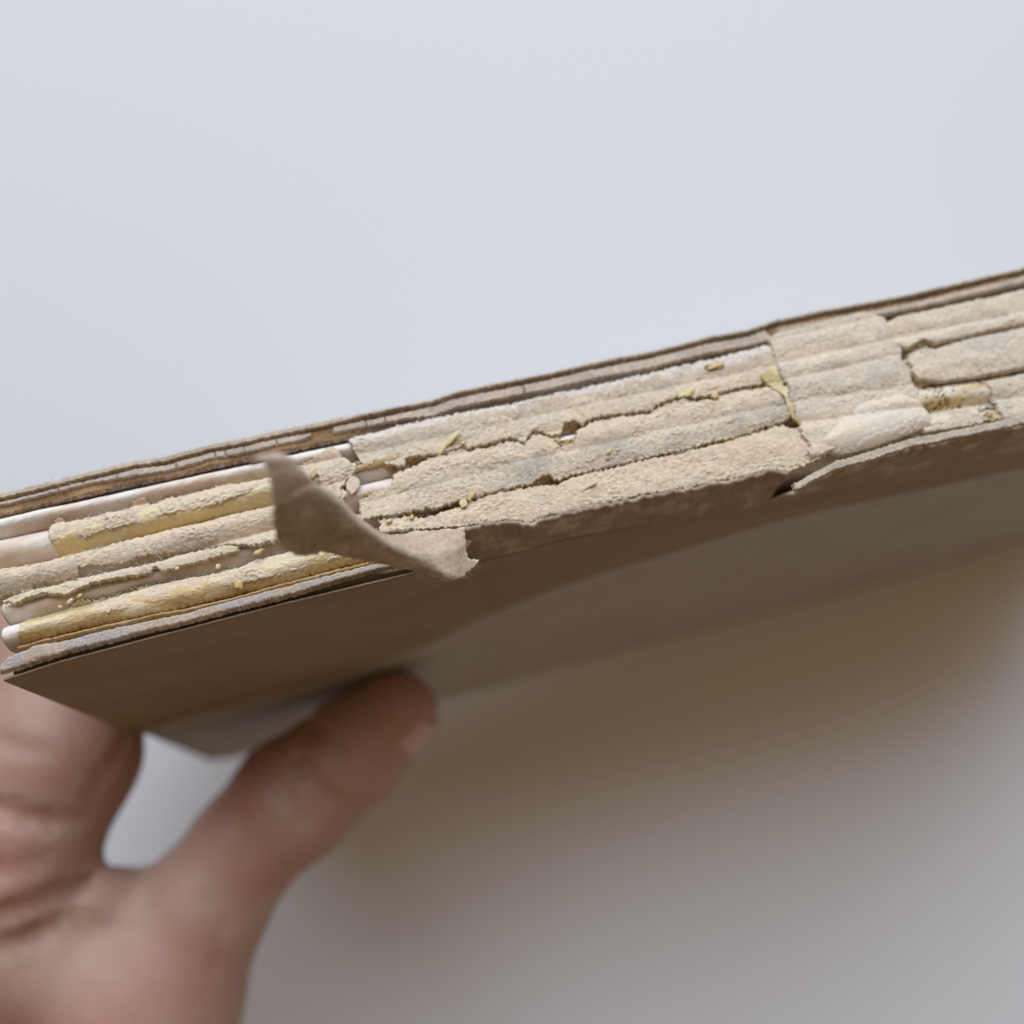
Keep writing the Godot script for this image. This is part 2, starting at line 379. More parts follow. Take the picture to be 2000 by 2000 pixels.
func mix3(a: Color, b: Color, k: float) -> Color:
	return a.lerp(b, clampf(k, 0.0, 1.0))


# ---------------------------------------------------------------- the torn layers of the spine

func layer(parent: Node3D, called: String, key: String, m: String, o: Dictionary) -> MeshInstance3D:
	# a torn sheet that lies over the folds: a height field with ragged, upright edges
	var lo: Array = LAYERS[key][0]
	var hi: Array = LAYERS[key][1]
	var step: float = o.get("step", 0.11)
	var amp: float = o.get("drape", 0.5)
	var lift: float = o.get("lift", 0.15)
	var thick: float = o.get("thick", 0.3)
	var rag: float = o.get("rag", 0.16)
	var bumps: float = o.get("bumps", 0.1)
	var flat: float = o.get("flat", INF)        # a height of its own in place of the folds
	var edge_soft: float = o.get("soft", 0.1)
	var dome: float = o.get("dome", 0.0)
	var base_c: Color = o.get("colour", Color(0.55, 0.44, 0.34))
	var alt_c: Color = o.get("patches", base_c)
	var stain_c: Color = o.get("stain", Color(0.40, 0.39, 0.35))
	var stain: float = o.get("stained", 0.0)
	var stain_lo: float = o.get("stain_from", 0.1)
	var stain_hi: float = o.get("stain_to", 0.6)
	var rim_c: Color = o.get("rim", base_c)
	var rim_w: float = o.get("rim_width", 0.0)
	var holes: Array = o.get("holes", [])
	var seam: float = o.get("seed", 0.0)
	var plies: float = o.get("plies", 0.0)
	var joints: Array = o.get("joints", [])
	var fuzz: float = o.get("fuzz", 0.022 if m == "lining_paper" else 0.0)
	var top_pale: float = o.get("top_pale", 0.0)
	var gaps: float = o.get("gaps", -2.0)
	var s0: float = maxf(lo[0], hi[0])
	var s1: float = minf(minf(lo[lo.size() - 2], hi[hi.size() - 2]), LONG)
	if o.get("to_end", false):
		s1 = LONG - 3.0
	var pad := step * 2.0
	var ns := int((s1 - s0 + pad * 2.0) / step) + 1
	var lows := PackedFloat32Array()
	var highs := PackedFloat32Array()
	var t_min := 1e9
	var t_max := -1e9
	for i in ns:
		var s := s0 - pad + i * step
		var a := along(lo, clampf(s, s0, LONG)) + rag * (grain.get_noise_2d(s * 1.3, 40.0 + seam) + 0.7 * grain.get_noise_2d(s * 4.0, 90.0 + seam))
		var b := along(hi, clampf(s, s0, LONG)) + rag * (grain.get_noise_2d(s * 1.3, 60.0 + seam) + 0.7 * grain.get_noise_2d(s * 4.0, 20.0 + seam))
		lows.append(a)
		highs.append(b)
		t_min = minf(t_min, a)
		t_max = maxf(t_max, b)
	t_min -= pad * 2.0
	var nt := int((t_max + pad * 2.0 - t_min) / step) + 2
	var at := PackedInt32Array()
	at.resize(ns * nt)
	at.fill(-1)
	var hs := PackedFloat32Array()
	hs.resize(ns * nt)
	hs.fill(-99.0)
	var v := PackedVector3Array()
	var c := PackedColorArray()
	var inside := PackedByteArray()
	var cell := PackedInt32Array()
	for i in ns:
		var s := s0 - pad + i * step
		folds_at(s)
		var ends := minf(s - s0, s1 - s)
		var j0 := maxi(0, int((lows[i] - pad * 1.5 - t_min) / step))
		var j1 := mini(nt - 1, int((highs[i] + pad * 1.5 - t_min) / step) + 1)
		for j in range(j0, j1 + 1):
			var t := t_min + j * step
			var g := grain.get_noise_2d(s * 1.1 + seam, t * 1.9)
			var d := minf(minf(t - lows[i], highs[i] - t), ends + rag * 1.5 * grain.get_noise_2d(7.0 + seam, t * 1.5) + 0.6 * broad.get_noise_2d(3.0 + seam, t * 3.0)) + rag * 0.5 * g
			for hole in holes:
				var hx: float = (s - hole[0]) / hole[2]
				var hy: float = (t - hole[1]) / hole[3]
				var q := sqrt(sqrt(hx * hx * hx * hx + hy * hy * hy * hy))
				d = minf(d, (q - 1.0) * minf(hole[2], hole[3]) + 0.15 * g)
			for q in joints:
				d = minf(d, absf(s - q + 0.12 * grain.get_noise_2d(q * 3.0, t * 2.0)) - 0.07)
			if d < -step * 1.6:
				continue
			var w := broad.get_noise_2d(s + seam * 3.0, t * 1.6)
			if gaps > -2.0 and w * 0.6 + g * 0.7 < gaps:
				d = -step * 0.5
			var h := lift + (flat if flat < 1e8 else ridge(t) * amp)
			if d > 0.0:
				h += thick * clampf(d / edge_soft, 0.0, 1.0) + bumps * (0.35 * g + 1.6 * w) + bumps * 0.5 * grain.get_noise_2d(s * 0.9 + t * 0.5, t * 4.0 + seam)
				var ply := smoothstep(-0.03, 0.03, patch.get_noise_2d(s * 0.45 + seam * 2.0, t * 1.2) + 0.22 * g)
				h += plies * ply
				if dome > 0.0:
					h += dome * (1.0 - exp(-d * 0.75))
			else:
				h -= 0.3
			at[i * nt + j] = v.size()
			hs[i * nt + j] = h
			inside.append(1 if d > 0.0 else 0)
			if fuzz > 0.0 and d > 0.05 and rng.randf() < fuzz:
				lint.append(Vector3(s, t, h + 0.015))
			cell.append(i * nt + j)
			v.append(Vector3(s, t, h) * MM)
			var k := patch.get_noise_2d(s * 0.8 + seam, t * 2.0)
			var colour := mix3(base_c, alt_c, (k + 0.05) * 4.5)
			if stain > 0.0:
				var r := (t - lows[i]) / maxf(highs[i] - lows[i], 0.1)
				var band := smoothstep(stain_lo - 0.15, stain_lo + 0.1, r) * (1.0 - smoothstep(stain_hi - 0.1, stain_hi + 0.15, r))
				var z := patch.get_noise_2d(s * 0.55 + 50.0 + seam, t * 0.9) + 0.6 * grain.get_noise_2d(s * 1.4, t * 2.6)
				colour = mix3(colour, stain_c, stain * band * clampf(0.45 + z * 2.2 + 1.3 * grain.get_noise_2d(s * 4.0, t * 5.0), 0.0, 1.0))
			if rim_w > 0.0:
				var z := d - rim_w * (0.5 + 4.0 * patch.get_noise_2d(s * 0.9, t * 1.2 + seam)) - 0.12 * g
				colour = mix3(colour, rim_c, 1.0 - smoothstep(-0.06, 0.10, z))
			if top_pale > 0.0:
				var z := highs[i] - t - top_pale * (1.0 + 1.5 * patch.get_noise_2d(s * 0.6, t * 0.8 + 3.0)) - 0.1 * g
				colour = mix3(colour, Color(0.79, 0.69, 0.575), 1.0 - smoothstep(-0.3, 0.3, z))
			colour = colour * (1.0 + 0.14 * g + 0.12 * grain.get_noise_2d(s * 5.0, t * 6.0))
			c.append(colour)
	var n := PackedVector3Array()
	n.resize(v.size())
	for k in v.size():
		var p := cell[k]
		var h := hs[p]
		var left := hs[p - nt] if p >= nt else -99.0
		var right := hs[p + nt] if p + nt < hs.size() else -99.0
		var below := hs[p - 1] if p > 0 else -99.0
		var above := hs[p + 1] if p + 1 < hs.size() else -99.0
		left = h if left < -90.0 else left
		right = h if right < -90.0 else right
		below = h if below < -90.0 else below
		above = h if above < -90.0 else above
		n[k] = Vector3(left - right, below - above, 2.0 * step).normalized()
	var f := PackedInt32Array()
	for i in ns - 1:
		for j in nt - 1:
			var a := at[i * nt + j]
			var b := at[(i + 1) * nt + j]
			var d2 := at[(i + 1) * nt + j + 1]
			var e := at[i * nt + j + 1]
			if a < 0 or b < 0 or d2 < 0 or e < 0 or inside[a] + inside[b] + inside[d2] + inside[e] == 0:
				continue
			f.append_array([a, d2, b, a, e, d2])
	return put(called, arrays_mesh(v, n, c, f), mats[m], parent)


func gathering(parent: Node3D, k: int, back: float) -> void:
	# one folded gathering of leaves: a rounded fold at the spine, and the block of leaves behind it
	var step := 0.3
	var around := 26
	var ns := int((LONG - 1.0) / step)
	var v := PackedVector3Array()
	var c := PackedColorArray()
	var f := PackedInt32Array()
	var row := around + 3
	for i in ns:
		var s := (-2.4 if k < 3 else -0.8) + i * step
		var hi := along(FOLDS[k], s) - 0.03
		var lo := along(FOLDS[k + 1], s) + 0.03
		if k == 4:
			lo = lerpf(lo, maxf(lo, cover_under(s, 10.0) + 5.0), smoothstep(132.0, 150.0, s))
		v.append(Vector3(s, maxf(lo, cover_under(s, DEEP) + lerpf(2.8, 4.5, smoothstep(110.0, 150.0, s)) - 0.1 * k), -DEEP + 4.0) * MM)
		c.append(Color(0.66, 0.58, 0.48))
		for j in around + 1:
			var x := -cos(PI * j / around)
			var t := lerpf(lo, hi, (x + 1.0) / 2.0)
			var h := -2.5 * pow(absf(x), 2.2) - back
			h += 0.22 * broad.get_noise_2d(s * 0.7, t) + 0.09 * grain.get_noise_2d(s * 0.8, t * 3.0)
			v.append(Vector3(s, t, h) * MM)
			var z := patch.get_noise_2d(s * 0.7, t * 1.4 + 9.0)
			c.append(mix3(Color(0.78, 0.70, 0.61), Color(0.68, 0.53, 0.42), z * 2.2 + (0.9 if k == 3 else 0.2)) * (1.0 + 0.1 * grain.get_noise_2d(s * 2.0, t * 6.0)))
		v.append(Vector3(s, maxf(hi, cover_under(s, DEEP) + 4.6), -DEEP + 4.0) * MM)
		c.append(Color(0.66, 0.58, 0.48))
	for i in ns - 1:
		for j in row:
			var a := i * row + j
			var b := i * row + (j + 1) % row
			f.append_array([a, b + row, a + row, a, b, b + row])
	for e in [0, ns - 1]:
		for j in range(1, row - 1):
			var a: int = e * row
			f.append_array([a, a + j, a + j + 1] if e else [a, a + j + 1, a + j])
	put("gathering", with_normals(v, c, f), mats["page_paper"], parent)


func loft(rows: Array, fine: int, thick: float, front: Color, back: Color, edge: Color, rough := 0.12, before_fold := Color(0, 0, 0, 0), fold := 0.0, ragged_by := 0.06) -> ArrayMesh:
	# a sheet of some thickness through a grid of points; «front» is the side that the right-hand turn rows x columns shows
	var across: int = rows[0].size()
	var nu := (rows.size() - 1) * fine + 1
	var nv := (across - 1) * fine + 1
	var p := PackedVector3Array()
	p.resize(nu * nv)
	for i in nu:
		var a := mini(i / fine, rows.size() - 2)
		var u := float(i - a * fine) / fine
		for j in nv:
			var b := mini(j / fine, across - 2)
			var w := float(j - b * fine) / fine
			var q := []
			for k in 4:
				var r: Array = rows[clampi(a - 1 + k, 0, rows.size() - 1)]
				var p0: Vector3 = r[maxi(b - 1, 0)]
				var p1: Vector3 = r[b]
				var p2: Vector3 = r[b + 1]
				var p3: Vector3 = r[mini(b + 2, across - 1)]
				q.append(p1.cubic_interpolate(p2, p0, p3, w))
			p[i * nv + j] = q[1].cubic_interpolate(q[2], q[0], q[3], u)
	var n := PackedVector3Array()
	n.resize(nu * nv)
	for i in nu:
		for j in nv:
			var x := p[mini(i + 1, nu - 1) * nv + j] - p[maxi(i - 1, 0) * nv + j]
			var y := p[i * nv + mini(j + 1, nv - 1)] - p[i * nv + maxi(j - 1, 0)]
			n[i * nv + j] = x.cross(y).normalized()
	var v := PackedVector3Array()
	var c := PackedColorArray()
	for side in [1.0, -1.0]:
		for i in nu:
			for j in nv:
				var at := p[i * nv + j]
				var rim := mini(mini(i, nu - 1 - i), mini(j, nv - 1 - j))
				var g := grain.get_noise_3d(at.x * 1.3, at.y * 1.3, at.z * 1.3)
				var ragged := Vector3.ZERO
				if rim == 0:
					ragged = Vector3(grain.get_noise_2d(at.x * 3.0, at.y * 3.0), grain.get_noise_2d(at.y * 3.0, at.z * 3.0 + 9.0), 0.0) * ragged_by
				var half := thick * 0.5 * (0.55 if rim == 0 else 1.0)
				v.append((at + n[i * nv + j] * (side * half + rough * g) + ragged) * MM)
				var z := patch.get_noise_3d(at.x * 1.6, at.y * 1.6, at.z * 1.6)
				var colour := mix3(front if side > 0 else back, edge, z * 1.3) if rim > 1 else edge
				if before_fold.a > 0.0 and side > 0 and rim > 1:
					# one tone up to the fold, browner past it, paler along the crest
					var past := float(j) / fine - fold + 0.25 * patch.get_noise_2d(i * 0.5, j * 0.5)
					colour = mix3(mix3(before_fold, edge, z), colour, smoothstep(-0.04, 0.08, past))
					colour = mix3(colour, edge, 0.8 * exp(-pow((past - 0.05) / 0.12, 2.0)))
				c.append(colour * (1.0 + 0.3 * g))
	var f := PackedInt32Array()
	var o := nu * nv
	for i in nu - 1:
		for j in nv - 1:
			var a := i * nv + j
			f.append_array([a, a + nv + 1, a + nv, a, a + 1, a + nv + 1])
			f.append_array([o + a, o + a + nv, o + a + nv + 1, o + a, o + a + nv + 1, o + a + 1])
	for i in nu - 1:
		for j in [0, nv - 1]:
			var a: int = i * nv + j
			f.append_array([a, a + nv, o + a + nv, a, o + a + nv, o + a] if j == 0 else [a, o + a + nv, a + nv, a, o + a, o + a + nv])
	for j in nv - 1:
		for i in [0, nu - 1]:
			var a: int = i * nv + j
			f.append_array([a, o + a + 1, a + 1, a, o + a, o + a + 1] if i == 0 else [a, a + 1, o + a + 1, a, o + a + 1, o + a])
	return with_normals(v, c, f)


func slab(parent: Node3D, called: String, m: String, under: Callable, thick: float, s0: float, s1: float, w0: Callable, w1_: Variant, colour: Color, other: Color, step_s := 1.0, step_w := 2.0) -> void:
	# a board or a sheet of paper that lies across the book: its lower face follows under(s, w), w counted from the spine inwards
	var ns := int((s1 - s0) / step_s) + 1
	var nw := int((w1_ if w1_ is float else 41.0) / step_w) + 1
	var v := PackedVector3Array()
	var c := PackedColorArray()
	var f := PackedInt32Array()
	for side in 2:
		for i in ns:
			var s := lerpf(s0, s1, float(i) / (ns - 1))
			var a: float = w0.call(s)
			var w1: float = w1_ if w1_ is float else w1_.call(s)
			for j in nw:
				var w := lerpf(a, w1, float(j) / (nw - 1))
				# the outer corner is rubbed round
				var turn := clampf((w - w1 + 5.0) / 5.0, 0.0, 1.0)
				s = lerpf(s0 + (5.0 * (1.0 - sqrt(1.0 - turn * turn)) if w1 > 60.0 else 0.0), s1, float(i) / (ns - 1))
				var t: float = under.call(s, w)
				if side == 1:
					t += thick
				if i == 0 or j == 0 or i == ns - 1 or j == nw - 1:
					t += 0.12 * thick if side == 0 else -0.12 * thick
				t += 0.03 * grain.get_noise_2d(s * 0.9, w * 0.9)
				v.append(Vector3(s, t, -w) * MM)
				var z := patch.get_noise_2d(s * 0.3, w * 0.5 + 31.0)
				c.append(mix3(colour, other, z * 2.0 + 0.1) * (1.0 + 0.10 * grain.get_noise_2d(s * 0.8, w * 2.4)))
	var o := ns * nw
	for i in ns - 1:
		for j in nw - 1:
			var a := i * nw + j
			f.append_array([a, a + nw, a + nw + 1, a, a + nw + 1, a + 1])
			f.append_array([o + a, o + a + nw + 1, o + a + nw, o + a, o + a + 1, o + a + nw + 1])
	for i in ns - 1:
		var a := i * nw
		f.append_array([a, o + a + nw, a + nw, a, o + a, o + a + nw])
		a += nw - 1
		f.append_array([a, a + nw, o + a + nw, a, o + a + nw, o + a])
	for j in nw - 1:
		var a := j
		f.append_array([a, a + 1, o + a + 1, a, o + a + 1, o + a])
		a += (ns - 1) * nw
		f.append_array([a, o + a + 1, a + 1, a, o + a, o + a + 1])
	put(called, with_normals(v, c, f), mats[m], parent)


func cover_under(s: float, w: float) -> float:
	return lerpf(along(COVER_NEAR, s), along(COVER_FAR, s), clampf(w / DEEP, 0.0, 1.0))


func hinge_end(s: float) -> float:
	# where the darker paper of the hinge stops on the cover
	return lerpf(50.0, 22.0, smoothstep(20.0, 115.0, s)) + 0.5 * broad.get_noise_2d(s * 0.5, 70.0)


func cover_start(s: float) -> float:
	return lerpf(1.3, 9.7, smoothstep(54.0, 60.0, s)) + 0.12 * grain.get_noise_2d(s * 1.2, 3.0)


func chip(parent: Node3D, called: String, s: float, t: float, n: float, long: float, wide: float, angle: float, thick: float, colour: Color, m := "old_glue") -> void:
	# a crumb of dried glue: an uneven faceted flake
	var v := PackedVector3Array()
	var c := PackedColorArray()
	var f := PackedInt32Array()
	var turn := Basis(Vector3(0, 0, 1), deg_to_rad(angle)) * Basis(Vector3(1, 0, 0), rng.randf_range(-0.45, 0.1)) * Basis(Vector3(0, 1, 0), rng.randf_range(-0.3, 0.3))
	var sides := 14
	for ring in 4:
		var r: float = [0.9, 1.0, 0.8, 0.35][ring]
		var z: float = [-0.6, 0.1, 0.75, 0.95][ring]
		for k in sides:
			var a := TAU * k / sides
			var q := Vector3(cos(a) * long / 2, sin(a) * wide / 2, 0) * r * (1.0 + 0.75 * grain.get_noise_2d(s * 9.0 + k * 0.8, t + ring * 0.25))
			q.z = z * thick + 0.2 * thick * grain.get_noise_2d(k * 1.7 + s, ring * 3.0)
			v.append((turn * q + Vector3(s, t, n)) * MM)
			c.append(colour * (1.0 + 0.25 * grain.get_noise_2d(k * 1.9 + s * 5.0, ring * 2.0 + t)))
	for ring in 3:
		for k in sides:
			var a := ring * sides + k
			var b := ring * sides + (k + 1) % sides
			f.append_array([a, b + sides, b, a, a + sides, b + sides])
	for k in range(1, sides - 1):
		f.append_array([3 * sides, 3 * sides + k + 1, 3 * sides + k])
	put(called, with_normals(v, c, f), mats[m], parent)


func hairs(parent: Node3D, rows: Array) -> void:
	# loose paper fibres that stand off the torn edges, too fine and too many to count
	var v := PackedVector3Array()
	var c := PackedColorArray()
	var f := PackedInt32Array()
	for row in rows:
		var curve: Array = row[0]
		for k in row[1]:
			var s := rng.randf_range(row[2], row[3])
			folds_at(s)
			var t: float = along(curve, s) + rng.randf_range(-0.12, 0.12)
			var p := Vector3(s, t, row[4] + (ridge(t) * row[5] if row[5] > 0.0 else 0.0))
			var dir: Vector3 = (Vector3(rng.randf_range(-1.0, 1.0), row[6] * rng.randf_range(0.2, 1.0), rng.randf_range(-0.1, 0.9))).normalized()
			var bend := Vector3(rng.randf_range(-1, 1), rng.randf_range(-1, 1), rng.randf_range(-1, 1)) * 0.5
			var size := rng.randf_range(0.3, 1.0) * (2.2 if rng.randf() < 0.08 else 1.0)
			var r := rng.randf_range(0.012, 0.024)
			var tone: Color = row[7] * rng.randf_range(0.8, 1.15)
			for q in 5:
				var side := dir.cross(Vector3(0.3, 0.5, 0.8)).normalized()
				var other := dir.cross(side).normalized()
				var rr := r * (1.0 - q * 0.2)
				for a in 3:
					v.append((p + (side * cos(a * TAU / 3) + other * sin(a * TAU / 3)) * rr) * MM)
					c.append(tone)
				if q:
					var b := v.size() - 6
					for a in 3:
						var a2 := (a + 1) % 3
						f.append_array([b + a, b + 3 + a, b + 3 + a2, b + a, b + 3 + a2, b + a2])
				p += dir * size / 4.0
				dir = (dir + bend * 0.35).normalized()
	# fibres at the torn edges of the peeling strip
	var edge_points := []
	for row in CURL:
		edge_points.append(row[3])
	var across: Array = CURL[CURL.size() - 1]
	edge_points.append_array([across[2], across[1]])
	for row in TIP:
		edge_points.append(row[0])
	for row in [4, 3, 2, 1]:
		edge_points.append(TIP[row][3])
	for k in range(7, 0, -1):
		edge_points.append(CURL[k][1])
	for k in 520:
		var e := rng.randi_range(0, edge_points.size() - 2)
		var p: Vector3 = edge_points[e].lerp(edge_points[e + 1], rng.randf())
		var dir := Vector3(rng.randf_range(-1, 1), rng.randf_range(-1, 1), rng.randf_range(-0.5, 1)).normalized()
		var bend := Vector3(rng.randf_range(-1, 1), rng.randf_range(-1, 1), rng.randf_range(-1, 1)) * 0.4
		var size := rng.randf_range(0.4, 1.4)
		for q in 5:
			var side := dir.cross(Vector3(0.3, 0.5, 0.8)).normalized()
			var other := dir.cross(side).normalized()
			for a in 3:
				v.append((p + (side * cos(a * TAU / 3) + other * sin(a * TAU / 3)) * 0.024 * (1.0 - q * 0.2)) * MM)
				c.append(Color(0.62, 0.51, 0.39))
			if q:
				var b := v.size() - 6
				for a in 3:
					var a2 := (a + 1) % 3
					f.append_array([b + a, b + 3 + a, b + 3 + a2, b + a, b + 3 + a2, b + a2])
			p += dir * size / 4.0
			dir = (dir + bend).normalized()
	# fibres that lie on the torn paper itself
	for p0 in lint:
		var p: Vector3 = p0
		var a := rng.randf_range(-0.9, 0.9) + (PI if rng.randf() < 0.5 else 0.0)
		var bend := rng.randf_range(-0.5, 0.5)
		var lift := rng.randf_range(0.0, 0.12)
		var size := rng.randf_range(0.3, 1.3)
		var r := rng.randf_range(0.012, 0.03)
		var tone := Color(0.84, 0.72, 0.58) if rng.randf() < 0.84 else Color(0.42, 0.35, 0.28)
		for q in 5:
			var side := Vector3(-sin(a), cos(a), 0.0)
			var rr := r * (1.0 - absf(q - 1.5) * 0.22)
			v.append((p + side * rr) * MM)
			v.append((p - side * rr) * MM)
			v.append((p + Vector3(0, 0, rr * 1.4)) * MM)
			for k in 3:
				c.append(tone)
			if q:
				var b := v.size() - 6
				f.append_array([b, b + 3, b + 5, b, b + 5, b + 2, b + 2, b + 5, b + 4, b + 2, b + 4, b + 1])
			p += Vector3(cos(a), sin(a), 0.0) * size / 4.0 + Vector3(0, 0, lift * (1.0 - q * 0.5) * 0.25)
			a += bend * 0.5
	put("loose_fibres", with_normals(v, c, f), mats["lining_paper"], parent).set_meta("kind", "stuff")


# ---------------------------------------------------------------- the things

func make_table() -> void:
	var top := BoxMesh.new()
	top.size = Vector3(2.4, 0.03, 2.0)
	top.material = mats["white_table"]
	var o := MeshInstance3D.new()
	o.name = "table_top"
	o.mesh = top
	o.position = Vector3(0, -0.015, 0)
	o.set_meta("kind", "structure")
	o.set_meta("label", "plain white table top lying out of focus under the book")
	add_child(o)


func make_book() -> void:
	var book := Node3D.new()
	book.name = "book"
	book.transform = Transform3D(Basis(Vector3(0.972203, -0.087156, -0.217313), Vector3(-0.233876, -0.317502, -0.918964), Vector3(0.011096, 0.944244, -0.329061)).orthonormalized(), Vector3(-0.06272, 0.11700, 0.02163))
	book.set_meta("label", "old hardback book with its torn spine, crumbling glue and a peeling strip")
	book.set_meta("category", "book")
	add_child(book)

	# lower cover: board, the paper on its side, the darker paper strip by the hinge
	slab(book, "lower_board", "pasteboard", func(s, w): return cover_under(s, w) + 0.55, 2.0, -0.4, LONG, func(s): return cover_start(s) + 0.9, DEEP, Color(0.42, 0.33, 0.24), Color(0.36, 0.28, 0.20), 2.0, 4.0)
	slab(book, "cover_paper", "cover_paper", func(s, w): return cover_under(s, w) + 0.16, 0.36, -0.4, LONG + 0.5, func(s): return 18.0, DEEP + 0.7, Color(0.43, 0.395, 0.355), Color(0.40, 0.36, 0.32))
	slab(book, "hinge_paper", "cover_paper", cover_under, 0.42, -1.3, LONG + 0.6, cover_start, hinge_end, Color(0.32, 0.23, 0.155), Color(0.29, 0.205, 0.138), 0.35, 0.8)
	# upper cover
	var top := func(s, w): return along(TOP_EDGE, s)
	slab(book, "upper_board", "pasteboard", func(s, w): return along(TOP_EDGE, s) - 2.5, 2.0, -2.0, LONG, func(s): return 1.9, DEEP, Color(0.42, 0.33, 0.24), Color(0.36, 0.28, 0.20), 2.0, 4.0)
	slab(book, "upper_cover_paper", "cover_paper", func(s, w): return along(TOP_EDGE, s) - 0.5, 0.45, -2.4, LONG + 0.5, func(s): return 1.25, DEEP + 0.7, Color(0.44, 0.38, 0.32), Color(0.40, 0.34, 0.28), 0.6, 3.0)

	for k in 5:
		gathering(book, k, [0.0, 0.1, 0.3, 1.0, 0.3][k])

	var tan := Color(0.77, 0.615, 0.435)
	var pink := Color(0.775, 0.595, 0.425)
	var pale := Color(0.77, 0.63, 0.465)
	var grey := Color(0.50, 0.44, 0.345)
	var glue := Color(0.74, 0.57, 0.30)
	var amber := Color(0.43, 0.28, 0.11)
	# the edges of the upper cover
	layer(book, "torn_cover_edge", "topPaper", "pasteboard", {"flat": -1.1, "lift": 0.0, "thick": 0.5, "step": 0.07, "soft": 0.05, "rag": 0.11, "bumps": 0.05, "colour": Color(0.66, 0.53, 0.39), "patches": Color(0.56, 0.44, 0.31), "to_end": true})
	layer(book, "board_edge_paper", "topStrip1", "lining_paper", {"flat": -0.95, "lift": 0.0, "thick": 0.3, "step": 0.08, "soft": 0.06, "rag": 0.10, "bumps": 0.06, "colour": Color(0.60, 0.49, 0.385), "patches": Color(0.53, 0.445, 0.36), "joints": [7.98, 11.26, 15.87, 23.80, 29.13, 30.52, 33.11, 37.49]})
	layer(book, "board_edge_paper", "topStrip2", "lining_paper", {"flat": -0.95, "lift": 0.0, "thick": 0.3, "step": 0.08, "soft": 0.06, "rag": 0.10, "bumps": 0.06, "colour": Color(0.64, 0.51, 0.40), "patches": Color(0.55, 0.445, 0.35), "seed": 4.0, "joints": [49.92, 52.58, 72.31]})
	layer(book, "board_edge_paper", "topStrip3", "lining_paper", {"flat": -0.9, "lift": 0.0, "thick": 0.3, "rag": 0.12, "bumps": 0.06, "colour": Color(0.60, 0.49, 0.385), "patches": Color(0.48, 0.42, 0.33), "seed": 8.0, "to_end": true})
	layer(book, "torn_board_edge", "topBrown", "pasteboard", {"flat": -1.75, "lift": 0.0, "thick": 0.5, "rag": 0.14, "bumps": 0.14, "colour": Color(0.47, 0.29, 0.145), "patches": Color(0.32, 0.19, 0.095), "to_end": true})
	# dried glue under the linings
	layer(book, "glue_line", "glueA", "old_glue", {"drape": 0.95, "lift": 0.12, "thick": 0.2, "bumps": 0.16, "rag": 0.12, "colour": glue, "patches": Color(0.68, 0.56, 0.32), "seed": 1.0})
	layer(book, "glue_line", "glueB", "old_glue", {"drape": 0.9, "lift": 0.1, "thick": 0.15, "bumps": 0.12, "rag": 0.16, "colour": glue, "patches": Color(0.70, 0.58, 0.38), "seed": 2.0})
	layer(book, "glue_line", "glueD", "old_glue", {"drape": 1.0, "lift": 0.2, "thick": 0.25, "bumps": 0.15, "rag": 0.28, "colour": Color(0.58, 0.41, 0.19), "patches": Color(0.68, 0.54, 0.33), "seed": 3.0})
	layer(book, "glue_line", "glueE", "old_glue", {"drape": 0.75, "lift": 0.0, "thick": 0.12, "bumps": 0.12, "rag": 0.3, "gaps": -0.05, "colour": amber, "patches": Color(0.54, 0.39, 0.20), "seed": 5.0, "holes": [[49.25, 16.53, 2.6, 1.7], [76.45, 17.28, 1.2, 0.9], [80.11, 24.56, 1.0, 0.8]]})
	layer(book, "glue_line", "glueSeam", "old_glue", {"drape": 0.1, "lift": 0.32, "thick": 0.15, "bumps": 0.16, "rag": 0.4, "colour": Color(0.50, 0.36, 0.14), "patches": Color(0.62, 0.50, 0.28), "seed": 6.0})
	layer(book, "glue_line", "glueRight", "old_glue", {"drape": 0.55, "lift": 0.05, "thick": 0.15, "bumps": 0.12, "rag": 0.3, "colour": Color(0.56, 0.42, 0.21), "patches": Color(0.68, 0.58, 0.43), "seed": 7.0, "gaps": -0.2})
	# the spine lining, in the scraps it has torn into
	var left := {"drape": 0.5, "lift": 0.12, "thick": 0.2, "rag": 0.24, "plies": 0.12, "bumps": 0.13, "colour": tan, "patches": pink, "stained": 0.55, "stain": grey, "rim": Color(0.70, 0.58, 0.36), "rim_width": 0.1}
	layer(book, "spine_lining", "liningA", "lining_paper", left.merged({"seed": 11.0, "stained": 0.2, "colour": pink, "patches": tan}, true))
	layer(book, "spine_lining", "liningB", "lining_paper", left.merged({"seed": 12.0, "stained": 0.75}, true))
	layer(book, "spine_lining", "liningC", "lining_paper", left.merged({"seed": 13.0, "stained": 0.4, "drape": 0.3}, true))
	layer(book, "spine_lining", "liningD", "lining_paper", left.merged({"seed": 14.0, "stained": 0.1, "rag": 0.26}, true))
	layer(book, "spine_lining", "liningK", "lining_paper", left.merged({"seed": 15.0, "drape": 0.2, "lift": 0.3, "rag": 0.3, "colour": Color(0.74, 0.61, 0.45), "stained": 0.25, "rim": Color(0.58, 0.46, 0.22), "holes": [[41.81, 18.14, 0.5, 0.9], [45.24, 15.97, 0.25, 0.5]]}, true))
	var mid := {"drape": 0.12, "lift": 0.1, "thick": 0.13, "rag": 0.26, "plies": 0.11, "bumps": 0.12, "colour": tan, "patches": pale, "stain": grey, "rim": Color(0.58, 0.45, 0.24), "rim_width": 0.05}
	layer(book, "spine_lining", "liningE", "lining_paper", mid.merged({"seed": 16.0, "top_pale": 1.0, "stained": 0.5, "stain_from": 0.3, "stain_to": 0.85, "holes": [[80.11, 24.56, 0.8, 0.62], [98.94, 22.10, 1.2, 0.45]]}, true))
